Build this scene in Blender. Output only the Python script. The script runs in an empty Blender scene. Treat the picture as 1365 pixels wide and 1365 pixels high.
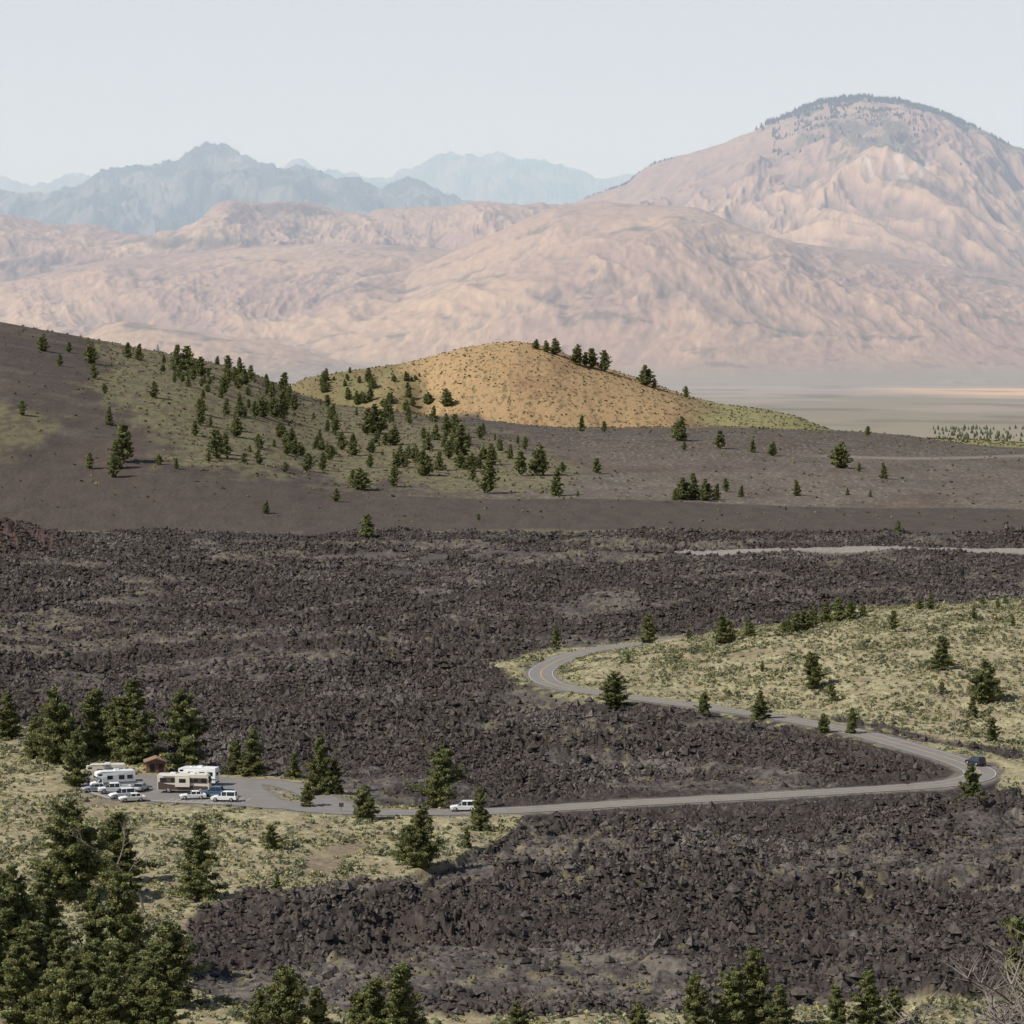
import bpy, math, random, time
import numpy as np
T0=time.time()
rng=np.random.default_rng(7); random.seed(7)
F=4000.; CX=CY=682.5; YH=480.; H=77.
P=math.atan((CY-YH)/F); cP,sP=math.cos(P),math.sin(P)
scene=bpy.context.scene
def ray(u,v):
    u=np.asarray(u,float); v=np.asarray(v,float); a=v-CY
    y=F*cP-a*sP; z=-F*sP-a*cP
    return (u-CX)/y, z/y
def proj(x,y,z):
    zz=z-H; d=y*cP-zz*sP; up=y*sP+zz*cP
    return CX+F*x/d, CY-F*up/d
def flat(u,v,z=0.):
    tx,tz=ray(u,v); y=(z-H)/tz
    return tx*y,y
# ---------------- noise
_a=np.linspace(0,2*np.pi,256,endpoint=False); GX=np.cos(_a).astype(np.float32); GY=np.sin(_a).astype(np.float32)
def hsh(xi,yi,s):
    h=(xi*np.int64(374761393)+yi*np.int64(668265263)+np.int64(s*974634777))&0xffffffff
    h=((h^(h>>13))*np.int64(1274126177))&0xffffffff
    return (h^(h>>16))&255
def noise(x,y,s=0):
    x=np.asarray(x,float); y=np.asarray(y,float)
    fx=np.floor(x); fy=np.floor(y); xi=fx.astype(np.int64); yi=fy.astype(np.int64)
    x=(x-fx).astype(np.float32); y=(y-fy).astype(np.float32)
    w=x*x*x*(x*(x*6-15)+10); q=y*y*y*(y*(y*6-15)+10)
    def g(dx,dy):
        k=hsh(xi+dx,yi+dy,s); return GX[k]*(x-dx)+GY[k]*(y-dy)
    a=g(0,0); b=g(1,0); c=g(0,1); d=g(1,1)
    a=a+(b-a)*w; c=c+(d-c)*w
    return (a+(c-a)*q)*1.5
def fbm(x,y,o=4,s=0,gain=.5):
    r=0; a=1.; t=0
    for i in range(o):
        r=r+a*noise(x*2**i+i*17.3,y*2**i-i*9.1,s+i); t+=a; a*=gain
    return r/t
def ridged(x,y,o=4,s=0,gain=.5):
    r=0; a=1.; t=0
    for i in range(o):
        r=r+a*(1-2*np.abs(noise(x*2**i+i*17.3,y*2**i-i*9.1,s+i))); t+=a; a*=gain
    return r/t
def ss(a,b,x):
    t=np.clip((x-a)/(b-a),0,1); return t*t*(3-2*t)
def polysd(px,py,poly):
    """signed distance, positive inside"""
    pts=np.array(poly,float); n=len(pts)
    d=np.full(px.shape,1e18); ins=np.zeros(px.shape,bool)
    for i in range(n):
        ax,ay=pts[i]; bx,by=pts[(i+1)%n]
        ex,ey=bx-ax,by-ay; wx=px-ax; wy=py-ay
        t=np.clip((wx*ex+wy*ey)/(ex*ex+ey*ey),0,1)
        dx=wx-ex*t; dy=wy-ey*t; d=np.minimum(d,dx*dx+dy*dy)
        if ay!=by:
            c=(ay>py)!=(by>py); xx=ax+(py-ay)/(by-ay)*ex
            ins^=(c&(px<xx))
    d=np.sqrt(d); return np.where(ins,d,-d)
# ---------------- road path (image pixels projected onto the flat)
road_px=[(1100,846),(1010,846),(950,848),(905,852),(860,857),(800,865),(765,873),(736,884),(721,896),(730,909),(765,919),(830,928),(900,937),(980,948),(1060,960),(1140,976),(1200,992),(1255,1008),(1290,1020),(1306,1029),(1297,1038),(1250,1046),(1150,1053),(1000,1062),(850,1070),(740,1077),(640,1082),(540,1083),(470,1082),(420,1079),(375,1072),(330,1064)]
spur_px=[(500,1083),(470,1079),(440,1070),(415,1057),(385,1047),(350,1042),(300,1040)]
RZ=0.5; HW=3.1
def catmull(pts,n=8):
    pts=np.array(pts,float); P0=np.vstack([2*pts[0]-pts[1],pts,2*pts[-1]-pts[-2]]); out=[]
    for i in range(1,len(P0)-2):
        a,b,c,d=P0[i-1],P0[i],P0[i+1],P0[i+2]
        for k in range(n):
            t=k/n
            out.append(.5*((2*b)+(-a+c)*t+(2*a-5*b+4*c-d)*t*t+(-a+3*b-3*c+d)*t**3))
    out.append(pts[-1]); return np.array(out)
def topath(px,n=8):
    x,y=flat([p[0] for p in px],[p[1] for p in px],RZ)
    return catmull(np.stack([x,y],1),n)
ROAD=topath(road_px,10); SPUR=topath(spur_px,8)
lot_px=[(105,1042),(118,1032),(180,1033),(215,1033),(300,1036),(345,1041),(352,1052),(385,1074),(372,1078),(300,1073),(215,1069),(150,1066),(112,1054)]
_lx,_ly=flat([p[0] for p in lot_px],[p[1] for p in lot_px],RZ); LOT=np.stack([_lx,_ly],1)
def dline(x,y,pl):
    d=np.full(x.shape,1e12)
    for i in range(len(pl)-1):
        ax,ay=pl[i]; ex,ey=pl[i+1]-pl[i]; L=ex*ex+ey*ey
        if L<1e-6: continue
        wx=x-ax; wy=y-ay; t=np.clip((wx*ex+wy*ey)/L,0,1)
        d=np.minimum(d,(wx-ex*t)**2+(wy-ey*t)**2)
    return np.sqrt(d)
def droad(x,y):
    x=np.asarray(x,float); y=np.asarray(y,float); out=np.full(x.shape,999.)
    m=(y<900)&(y>400)
    if m.any():
        xx,yy=x[m],y[m]
        d=np.minimum(dline(xx,yy,ROAD[::2])-HW,dline(xx,yy,SPUR[::2])-3)
        d=np.minimum(d,-polysd(xx,yy,LOT))
        out[m]=np.maximum(d,0)
    return out
# ---------------- terrain layers
_cache={}
def crest(L,sig):
    k=(id(L),sig)
    if k not in _cache:
        uu=np.arange(-2200,3600,1.); vv=np.interp(uu,[p[0] for p in L],[p[1] for p in L])
        n=int(sig*3)+1; ker=np.exp(-.5*(np.arange(-n,n+1)/sig)**2); ker/=ker.sum()
        vv=np.convolve(np.pad(vv,n,mode='edge'),ker,'valid'); _cache[k]=ray(uu,vv)
    return _cache[k]
def layer(tx,y,pts,D0,Dc,D1,pw=1.,rnd=1.,broad=45.,txw=None,k0=.35):
    a=crest(pts,2.5); b_=crest(pts,broad)
    t=np.clip((y-D0)/(Dc-D0),0,1); b=np.clip((D1-y)/(D1-Dc),0,1)
    k=ss(k0,.97,t)
    if txw is None: txw=tx
    zc=H+Dc*(np.interp(tx,a[0],a[1])*k+np.interp(tx*k+txw*(1-k),b_[0],b_[1])*(1-k))
    f=np.sin(t*np.pi/2)*rnd+t*(1-rnd)
    p=np.where(y<Dc,f**pw,ss(0,1,b))
    return zc*p,p,zc
CIND=[(-800,380),(-300,400),(0,428),(60,440),(130,452),(210,466),(300,487),(350,506),(400,530),(450,546),(540,555),(640,562),(760,572),(900,574),(1000,572),(1100,577),(1200,584),(1365,600),(1800,610)]
CONE=[(250,640),(340,540),(410,503),(470,494),(540,484),(580,474),(620,463),(660,457),(690,455),(730,462),(770,478),(820,494),(870,511),(910,526),(960,539),(1010,545),(1060,555),(1110,575),(1180,590),(1300,640)]
LA=[(500,420),(700,300),(780,266),(810,255),(838,246),(850,233),(870,221),(905,209),(950,196),(1010,175),(1040,163),(1070,150),(1100,140),(1150,137),(1200,141),(1240,152),(1280,168),(1320,190),(1365,214),(1600,330),(2000,400)]
LB=[(200,520),(330,480),(380,456),(430,428),(480,402),(560,357),(640,321),(700,293),(740,279),(800,272),(860,275),(930,281),(970,296),(1020,318),(1080,330),(1150,335),(1250,356),(1365,372),(1700,420)]
LC=[(-500,300),(0,290),(60,300),(110,300),(160,313),(240,322),(265,300),(285,280),(310,269),(350,272),(380,268),(402,268),(440,280),(490,291),(520,280),(545,277),(600,282),(625,272),(650,270),(700,276),(750,272),(800,268),(900,300),(1100,400)]
LC2=[(-500,410),(0,382),(100,358),(170,344),(250,340),(350,332),(450,326),(560,330),(680,345),(850,400)]
LD=[(-400,480),(60,480),(110,448),(140,433),(165,428),(210,433),(260,441),(350,455),(400,466),(450,482),(520,500),(700,504),(1700,504)]
LE=[(-600,280),(-200,250),(0,256),(60,263),(100,250),(140,234),(165,224),(200,221),(236,219),(250,208),(275,198),(305,197),(325,208),(345,217),(400,229),(450,241),(508,254),(525,247),(550,240),(575,245),(600,262),(625,275),(660,290),(800,330),(1000,380)]
LF=[(-500,260),(0,238),(40,247),(85,236),(140,235),(230,240),(330,236),(380,222),(400,210),(415,218),(435,234),(480,241),(520,240),(560,217),(585,207),(605,204),(640,210),(700,210),(740,218),(775,225),(795,236),(840,236),(900,246),(1100,260),(1400,240),(1700,250)]
hr_u=[700,740,800,1000,1200,1365,1700]
RHT=[(700,900),(770,882),(860,872),(930,861),(1000,850),(1060,838),(1130,822),(1200,815),(1365,808),(1700,812)]
def mtn(x,y,tx):
    """mountain region heights"""
    z=np.zeros(x.shape)
    wx=x+420*noise(x/2400,y/2400,31)+60*noise(x/500,y/500,33); wy=y+420*noise(x/2400,y/2400,32)
    g=ridged(wx/1500,wy/3600,4,40,.48)
    g2=ridged(wx/480,wy/1700,5,60,.54)
    g3=fbm(wx/110,wy/240,3,64,.65)
    cr=fbm(x/500,y/900,5,50,.55)
    rug=fbm(x/260,y/300,5,55,.62)
    crag=ridged(x/420,y/700,5,57,.6)
    def add(L,D0,Dc,D1,pw,rnd,amp,ca,fine=1.,k0=.6,cg=0.):
        nonlocal z
        wD=y+ (Dc-D0)*.18*noise(x/1800,y/9000,int(Dc)%97)*np.clip((Dc-y)/(Dc-D0),0,1)
        txw=tx+.022*noise(x/2600,y/2600,int(Dc)%91+3)
        h,p,zc=layer(tx,wD,L,D0,Dc,D1,pw,rnd,60.,txw,k0)
        env=np.clip(p*(1-p)*4,0,1)
        h=h+env*zc*amp*(g*.66+g2*.38-.28)+fine*g3*12*ss(.03,.3,p)*(.35+env)+ca*(cr+.7*rug)*ss(.05,.5,p)+cg*(crag-.5)*ss(.1,.5,p)
        z=np.maximum(z,h)
    add(LD,9000,10200,12000,1.3,1,.12,12,.6)
    add(LC2,10300,14200,15800,1.2,1,.22,14,1,.7)
    add(LB,9500,12900,16500,1.3,1,.21,8)
    add(LC,12000,16000,18500,1.3,.9,.26,26,1,.6,30)
    add(LA,12500,17800,22000,1.2,.85,.26,14,2.0,.7)
    add(LE,19800,24500,29000,1.,.7,.26,60,3,.86,100)
    add(LF,29500,34500,41000,1.,.6,.28,80,4,.86,100)
    return z
def hbase(x,y):
    x=np.asarray(x,float); y=np.asarray(y,float); sh=x.shape
    x=np.atleast_1d(x).ravel(); y=np.atleast_1d(y).ravel(); tx=x/y
    z=np.maximum(75-.235*np.hypot(x*.6,y),0)
    m=(y>540)&(y<950)
    if m.any():
        X,Y=tx[m],y[m]
        hu=ray(np.array(hr_u),900)[0]
        D0=np.interp(X,hu,[735,722,708,676,628,604,570]); D1=np.interp(X,hu,[785,790,792,880,920,930,930])
        Dc=np.interp(X,hu,[752,755,758,768,775,775,775])
        t_x,t_z=ray([p[0] for p in RHT],[p[1] for p in RHT])
        zc=H+Dc*np.interp(X,t_x,t_z); zc=np.maximum(zc,.3)
        p=np.where(Y<Dc,np.sin(np.clip((Y-D0)/(Dc-D0),0,1)*np.pi/2)**1.15,ss(0,1,(D1-Y)/(D1-Dc)))
        zz=zc*p+1.3*p*noise(x[m]/14,Y/14,5)
        z[m]=np.maximum(z[m],zz)
    m=(y>1000)&(y<1500)
    if m.any():
        z[m]+=13*np.exp(-((x[m]+228)/46)**2-((y[m]-1225)/60)**2)
    m=(y>1250)&(y<3300)
    if m.any():
        X,Y=tx[m],y[m]; xx=x[m]
        wob=35*noise(xx/170,Y/300,3)
        a,p,_=layer(X,Y+wob*.6,CIND,1345,2060,2900,1.12,.45,30.)
        a=a+p*3.5*noise(xx/140,Y/200,9)+p*(1-p)*18*noise(xx/230,Y/420,12)+p*(1-p)*8*noise(xx/60,Y/160,13)
        b,p2,_=layer(X,Y,CONE,2230,2500,2950,1.1,.6,25.)
        b=b+p2*(1-p2)*16*fbm(xx/60,Y/120,4,14)-9*np.exp(-((xx+70)/14)**2)*p2*(1-p2)*4
        k=3.; hh=np.clip(.5+.5*(a-b)/k,0,1); z[m]=b+(a-b)*hh+k*hh*(1-hh)
    m=y>8900
    if m.any(): z[m]=mtn(x[m],y[m],tx[m])
    return z.reshape(sh)
def ground(u,v,ylo=250.,yhi=60000.):
    """where the sight line through image pixel (u,v) meets the terrain"""
    tx,tz=ray(u,v); ys=np.geomspace(ylo,yhi,5000); zz=H+tz*ys
    h=hbase(tx*ys,ys); k=np.argmax(zz<=h); 
    return float(tx*ys[k]),float(ys[k]),float(h[k])
# region polygons in image pixel coordinates, near ones taken on flat ground
SAGEL=[(-600,950),(0,962),(60,975),(110,1002),(200,1016),(290,1030),(400,1036),(480,1062),(520,1078),(705,1086),(690,1110),(610,1148),(560,1162),(470,1172),(400,1188),(300,1207),(252,1222),(238,1262),(255,1318),(330,1342),(500,1350),(700,1356),(900,1348),(1365,1330),(1900,1330),(1900,2600),(-900,2600)]
SAGER=[(655,884),(700,872),(770,862),(900,852),(1000,846),(1900,836),(1900,1010),(1380,1008),(1300,990),(1160,968),(1000,950),(870,938),(790,936),(720,922),(680,905)]
STRIP=[(1150,975),(1240,996),(1330,1012),(1420,1020),(1500,1075),(1380,1062),(1330,1050),(1340,1030),(1290,1010),(1200,990)]
GRAV1=[(370,743),(470,737),(700,733),(860,736),(930,741),(760,746),(520,747),(420,746)]
GRAV2=[(880,737),(960,732),(1060,730),(1150,727.5),(1260,728),(1365,732),(1600,736),(1600,742),(1365,738),(1200,734),(1050,735),(930,740)]
VEG=[(110,450),(210,462),(300,480),(360,500),(410,524),(470,544),(560,556),(650,580),(700,595),(770,635),(740,655),(650,655),(560,648),(470,650),(400,634),(300,628),(205,618),(230,590),(165,550),(105,515),(150,500)]
VEG2=[(-200,500),(0,535),(40,548),(85,568),(45,598),(0,612),(-200,660)]
SMB=[(-400,838),(150,832),(480,840),(640,862),(700,885),(620,906),(430,910),(200,906),(-400,910)]
SMB2=[(-400,716),(200,716),(900,722),(1900,720),(1900,752),(1000,756),(400,762),(120,742),(-400,735)]
def near_masks(x,y,dr):
    uf,vf=proj(x,y,0*x)
    w=noise(x/16,y/26,71); w2=noise(x/5,y/8,72)
    sg=np.maximum(polysd(uf,vf,SAGEL)*1.,np.maximum(polysd(uf,vf,SAGER),polysd(uf,vf,STRIP)))
    sage=ss(-3,3,sg+7*w+4*w2)
    gr=np.maximum(polysd(uf,vf,GRAV1)+6*w+4*w2-2.5,polysd(uf,vf,GRAV2)+.5*w)
    grav=ss(-1.,1.5,gr)
    rm=1-ss(0,5,dr)
    cin=ss(-2,2,711-vf+3*w)
    lava=np.clip(1-sage,0,1)*(1-grav)*(1-cin)*(1-rm)
    return uf,vf,sage,grav,rm,cin,lava
def smooth_flow(x,y,uf,vf):
    f=noise(x/52,y/44,170)+.55*noise(x/19,y/17,171)+.4*noise(x/7,y/7,172)
    b=.30*ss(-10,12,polysd(uf,vf,SMB))+.26*ss(-5,6,polysd(uf,vf,SMB2))+.10*ss(1190,1240,vf)
    return ss(.17,.50,f+b)
def lava_relief(x,y,sm):
    wx=x+2.5*noise(x/7,y/7,80); wy=y+2.5*noise(x/7,y/7,81)
    a=ridged(wx/10,wy/8,2,82); b=-ridged(wx/3.0,wy/3.2,3,86,.66)
    big=fbm(x/38,y/50,3,90)
    rough=(.65+.6*ss(-.25,.35,noise(x/60,y/80,93)))*(1-.6*sm)
    return 3.4*big+rough*(1.25*a+1.4*b)
print('setup',time.time()-T0)
# ---------------- ground sheet
ci=np.linspace(-.19,.19,1340); co=.19*np.geomspace(1,5,40)[1:]
cols=np.concatenate([-co[::-1],ci,co])
def inv(a,b,n): return 1/np.linspace(1/a,1/b,n,endpoint=False)
rows=np.concatenate([np.linspace(2,300,60,endpoint=False),inv(300,1400,900),np.linspace(1400,2100,230,endpoint=False),np.linspace(2100,2620,130,endpoint=False),np.linspace(2620,9000,60,endpoint=False),
  np.linspace(9000,18500,430,endpoint=False),np.linspace(18500,25500,150,endpoint=False),np.linspace(25500,36000,120,endpoint=False),np.linspace(36000,70000,14)])
nc,nr=len(cols),len(rows)
TX,Y=np.meshgrid(cols,rows); X=TX*Y
Z=hbase(X,Y)
col=np.zeros((nr,nc,3),np.float32)
def mix(c,new,m):
    m=np.asarray(m)[...,None]; return c*(1-m)+np.array(new,np.float32)*m
r0=int(np.searchsorted(rows,1500)); s=slice(0,r0)
x,y=X[s],Y[s]; dr=droad(x,y)
uf,vf,sage,grav,rm,cin,lava=near_masks(x,y,dr); smf=smooth_flow(x,y,uf,vf)
rel=lava_relief(x,y,smf)
Z[s]+=lava*rel*(.35+.65*ss(0,14,dr))+(1-lava)*(1-rm)*(.18*noise(x/2.2,y/2.2,100)+.5*noise(x/18,y/18,101)*(1-cin))
corr=1-ss(3,22,dr)
Z[s]=Z[s]*(1-rm)+ (RZ-.06)*rm + corr*(1-rm)*.35*(Z[s]<4)
n1=fbm(x/30,y/55,4,110); n2=fbm(x/4,y/6,3,115); n3=noise(x/90,y/160,118); n4=noise(x/1.1,y/1.6,119)
c=np.zeros(x.shape+(3,),np.float32)+np.array([.050,.042,.038],np.float32)
c=mix(c,[.095,.083,.075],smf*(.6+.4*ss(-.3,.3,n2)))
c=mix(c,[.060,.045,.037],ss(.0,.5,-n1+.4*n2)*.5*(1-smf))
c=c*(1+.4*n4[...,None]+.38*n2[...,None])
c=mix(c,[.16,.136,.110],smf*ss(.05,.4,n2+.8*n1)*.6)
c=mix(c,[.19,.165,.085],ss(.3,.5,noise(x/3,y/5,120)+.35*n3+.15*smf)*.5*ss(-.15,.3,n1+.3*smf))
redm=np.exp(-((x+228)/52)**2-((y-1225)/70)**2); c=mix(c,[.085,.055,.047],ss(.15,.5,redm))
sc=np.zeros_like(c)+np.array([.26,.215,.135],np.float32)
sc=mix(sc,[.33,.295,.175],ss(-.2,.3,n2)); sc=mix(sc,[.15,.11,.085],ss(.28,.5,fbm(x/20,y/30,3,130)+.3*n2)*.7)
c=c*(1-sage[...,None])+sc*sage[...,None]
c=mix(c,[.105,.09,.079],grav*(.5+.5*ss(-.3,.3,n2)))
c=mix(c,[.27,.245,.215],ss(-.6,.6,polysd(uf,vf,GRAV2)+.4*n2)*.9)
cn=fbm(x/9,y/22,4,125)
c=mix(c,[.078,.061,.050],cin); c=c*(1+.3*cn[...,None]*cin[...,None])
c=mix(c,[.17,.15,.09],(1-ss(1.,4,np.abs(vf-711-2*n1)))*ss(.0,.35,n2+n3)*.65)
sho=(1-ss(.3,2.6,dr+1.5*n2)); c=mix(c,[.18,.155,.13],sho)
c=mix(c,[.30,.28,.13],(ss(1.0,2.5,dr)*(1-ss(3,8,dr)))*ss(-.05,.3,noise(x/3,y/4,140))*.8*(vf<1000))
col[s]=c
# cinder slopes
s=slice(r0,int(np.searchsorted(rows,9000))); x,y,z=X[s],Y[s],Z[s]
u,v=proj(x,y,z)
n1=fbm(x/60,y/110,4,210); n2=noise(x/5,y/11,215); n2b=noise(x/2.3,y/6,216); n3=noise(x/200,y/300,218); n5=fbm(x/14,y/30,4,219); n6=fbm(x/4,y/6,3,221)
c=np.zeros(x.shape+(3,),np.float32)+np.array([.074,.058,.0475],np.float32)
c=mix(c,[.130,.107,.087],ss(450,760,u+90*n1)*ss(560,640,v)*.9)
c=mix(c,[.20,.17,.135],ss(.25,.5,n2b)*ss(300,800,u)*.65)
c=mix(c,[.100,.073,.057],ss(-.05,.4,n1)*.65)
c=mix(c,[.125,.102,.082],ss(.1,.4,fbm(x/70,y/25,4,223))*.5)
c=c*(1+.36*n5[...,None]+.16*n2b[...,None])
vg=np.maximum(ss(-14,12,polysd(u,v,VEG)+26*n1+6*n2+22*n5-4),ss(-10,8,polysd(u,v,VEG2)+16*n1+14*n5)*.8)*(y<2150)
c=mix(c,[.185,.158,.085],vg*(.35+.5*ss(-.4,.3,n2+n5)))
c=mix(c,[.09,.098,.045],vg*ss(.1,.4,n2b*.6+.6*n5+.3*n1)*.75)
cone=ss(2190,2240,y+25*n1)*(y<3000)
cc=np.zeros_like(c)+np.array([.36,.24,.125],np.float32)
cc=mix(cc,[.18,.16,.075],ss(0,1,(590-u+120*n1)/90)); cc=mix(cc,[.24,.22,.10],ss(900,960,u+40*n1))
cc=mix(cc,[.14,.12,.06],ss(.08,.3,n6*.9+n5*.3)*.8); cc=mix(cc,[.19,.11,.07],ss(.05,.45,n1+.4*n6)*.5)
cc=mix(cc,[.085,.07,.062],ss(-6,6,polysd(u,v,[(560,575),(585,556),(640,548),(660,575)])+5*n1))
c=c*(1-cone[...,None])+cc*cone[...,None]
c=mix(c,[.24,.205,.17],(1-ss(.8,2.6,np.abs(v-(609+2*np.sin(u/60)))))*ss(1060,1120,u)*(y<2100)*.7)
# sage plain
pl=ss(2750,2900,y)
pc=np.zeros_like(c)+np.array([.27,.235,.175],np.float32)
pc=mix(pc,[.35,.29,.24],ss(-.1,.4,fbm(x/500,y/900,4,230)+(y-5000)/5000)); pc=mix(pc,[.15,.14,.11],ss(.1,.4,fbm(x/260,y/500,3,235))*.6)
pc=mix(pc,[.64,.43,.27],ss(0,1,(y-6000+400*n3)/250)*ss(0,1,(8300-y)/200)*ss(800,1150,x)*ss(-.5,.2,noise(x/300,y/900,240)))
c=c*(1-pl[...,None])+pc*pl[...,None]
col[s]=c
# mountains
s=slice(int(np.searchsorted(rows,9000)),nr); x,y,z=X[s],Y[s],Z[s]
u,v=proj(x,y,z)
n1=fbm(x/900,y/1400,4,310); n2=fbm(x/160,y/300,5,315,.62); n3=noise(x/3000,y/4000,318); n4=fbm(x/35,y/90,3,319,.7)
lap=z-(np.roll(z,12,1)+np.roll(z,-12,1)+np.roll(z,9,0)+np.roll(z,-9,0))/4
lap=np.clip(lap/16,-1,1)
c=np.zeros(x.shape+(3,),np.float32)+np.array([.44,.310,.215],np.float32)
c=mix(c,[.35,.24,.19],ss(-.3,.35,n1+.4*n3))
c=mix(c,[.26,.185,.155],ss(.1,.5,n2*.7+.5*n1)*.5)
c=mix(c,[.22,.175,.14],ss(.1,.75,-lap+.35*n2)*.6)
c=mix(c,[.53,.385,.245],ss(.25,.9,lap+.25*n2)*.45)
brush=fbm(x/420,y/260,6,330,.72)
c=mix(c,[.13,.12,.10],ss(.18,.32,brush-.08*lap)*.65)
c=c*(1+.36*n4[...,None])
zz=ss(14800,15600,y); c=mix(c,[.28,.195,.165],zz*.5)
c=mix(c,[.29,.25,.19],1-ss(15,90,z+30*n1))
c=mix(c,[.60,.52,.45],ss(0,14,polysd(u,v,[(1130,190),(1200,178),(1255,205),(1245,245),(1190,250),(1140,235)])+40*n2-8)*ss(-.1,.2,noise(x/50,y/500,340))*.65)
c=mix(c,[.09,.095,.065],ss(0,8,polysd(u,v,[(1010,178),(1080,147),(1150,130),(1210,135),(1300,175),(1420,235),(1420,222),(1300,160),(1150,120)])+3+24*n2)*(y>15000)*.85)
c=mix(c,[.10,.10,.075],ss(0,10,polysd(u,v,[(1040,165),(1130,136),(1230,145),(1275,220),(1180,250),(1090,210)])-22+110*n2)*(y>15000)*.75)
c=mix(c,[.12,.10,.08],ss(-2,6,polysd(u,v,[(150,322),(190,314),(340,318),(360,326),(230,334)])+14*n2)*.75)
c=mix(c,[.13,.105,.09],ss(-2,5,polysd(u,v,[(120,437),(170,425),(250,438),(370,458),(350,465),(230,447)])+16*n2-3)*.75)
c=mix(c,[.15,.12,.11],ss(-2,5,polysd(u,v,[(715,405),(742,368),(752,395),(735,405)])+10*n2)*.7)
c=mix(c,[.12,.10,.085],ss(-2,6,polysd(u,v,[(500,334),(520,322),(560,325),(555,338)])+14*n2-2)*.7)
c=mix(c,[.14,.115,.10],ss(-2,8,polysd(u,v,[(300,300),(300,272),(400,266),(470,285),(430,292),(340,290)])+22*n2)*.75)
c=mix(c,[.14,.12,.11],ss(-2,6,polysd(u,v,[(0,348),(50,338),(90,350),(60,362),(0,368)])+18*n2-2)*.6)
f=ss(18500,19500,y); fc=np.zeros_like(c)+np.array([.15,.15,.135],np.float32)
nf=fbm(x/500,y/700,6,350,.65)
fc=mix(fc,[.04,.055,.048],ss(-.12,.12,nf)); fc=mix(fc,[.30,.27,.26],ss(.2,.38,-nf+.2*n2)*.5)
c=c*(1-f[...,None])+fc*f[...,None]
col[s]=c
col=np.clip(col,.008,.9)
print('terrain arrays',time.time()-T0, nr*nc)

def build_mesh(name,verts,faces,colors=None,smooth=False):
    me=bpy.data.meshes.new(name); nv=len(verts); nf,k=faces.shape
    me.vertices.add(nv); me.vertices.foreach_set('co',np.asarray(verts,np.float32).ravel())
    me.loops.add(nf*k); me.loops.foreach_set('vertex_index',faces.astype(np.int32).ravel())
    me.polygons.add(nf); me.polygons.foreach_set('loop_start',np.arange(0,nf*k,k,dtype=np.int32))
    me.polygons.foreach_set('use_smooth',np.full(nf,smooth,bool))
    me.update(calc_edges=True)
    if colors is not None:
        a=me.color_attributes.new('Col','FLOAT_COLOR','POINT')
        cc=np.ones((nv,4),np.float32); cc[:,:3]=colors; a.data.foreach_set('color',cc.ravel())
    return me
def add_obj(name,me,mat=None,parent=None,loc=None):
    o=bpy.data.objects.new(name,me); scene.collection.objects.link(o)
    if mat and me and not me.materials: me.materials.append(mat)
    if parent: o.parent=parent
    if loc is not None: o.location=loc
    return o
# ---------------- materials
def new_mat(name):
    m=bpy.data.materials.new(name); m.use_nodes=True; nt=m.node_tree
    b=nt.nodes['Principled BSDF']; return m,nt,b
def attr_mat(name,lo=.75,hi=1.25,scale=.8,bump=None,rough=.95,spec=.15,trans=0):
    m,nt,b=new_mat(name); N=nt.nodes; L=nt.links
    at=N.new('ShaderNodeAttribute'); at.attribute_name='Col'
    tc=N.new('ShaderNodeNewGeometry'); no=N.new('ShaderNodeTexNoise'); no.inputs['Scale'].default_value=scale; no.inputs['Detail'].default_value=5
    L.new(tc.outputs['Position'],no.inputs['Vector'])
    mr=N.new('ShaderNodeMapRange'); mr.inputs['From Min'].default_value=.3; mr.inputs['From Max'].default_value=.7
    mr.inputs['To Min'].default_value=lo; mr.inputs['To Max'].default_value=hi
    L.new(no.outputs['Fac'],mr.inputs['Value'])
    vm=N.new('ShaderNodeVectorMath'); vm.operation='SCALE'
    L.new(at.outputs['Color'],vm.inputs[0]); L.new(mr.outputs['Result'],vm.inputs['Scale'])
    L.new(vm.outputs['Vector'],b.inputs['Base Color'])
    b.inputs['Roughness'].default_value=rough; b.inputs['Specular IOR Level'].default_value=spec
    if bump:
        n2=N.new('ShaderNodeTexNoise'); n2.inputs['Scale'].default_value=bump[0]; n2.inputs['Detail'].default_value=6
        L.new(tc.outputs['Position'],n2.inputs['Vector'])
        bp=N.new('ShaderNodeBump'); bp.inputs['Strength'].default_value=bump[1]; bp.inputs['Distance'].default_value=bump[2]
        L.new(n2.outputs['Fac'],bp.inputs['Height']); L.new(bp.outputs['Normal'],b.inputs['Normal'])
    if trans:
        tr=N.new('ShaderNodeBsdfTranslucent'); L.new(vm.outputs['Vector'],tr.inputs['Color']); mx=N.new('ShaderNodeMixShader'); mx.inputs[0].default_value=trans
        L.new(b.outputs[0],mx.inputs[1]); L.new(tr.outputs[0],mx.inputs[2]); L.new(mx.outputs[0],N['Material Output'].inputs['Surface'])
    return m
def flat_mat(name,c,rough=.6,spec=.3,metal=0,var=.12,scale=3.):
    m,nt,b=new_mat(name); N=nt.nodes; L=nt.links
    no=N.new('ShaderNodeTexNoise'); no.inputs['Scale'].default_value=scale; no.inputs['Detail'].default_value=4
    g=N.new('ShaderNodeNewGeometry'); L.new(g.outputs['Position'],no.inputs['Vector'])
    mx=N.new('ShaderNodeMix'); mx.data_type='RGBA'; mx.inputs[6].default_value=(*[v*(1-var) for v in c],1); mx.inputs[7].default_value=(*[min(1,v*(1+var)) for v in c],1)
    L.new(no.outputs['Fac'],mx.inputs[0]); L.new(mx.outputs[2],b.inputs['Base Color'])
    b.inputs['Roughness'].default_value=rough; b.inputs['Specular IOR Level'].default_value=spec; b.inputs['Metallic'].default_value=metal
    return m
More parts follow.
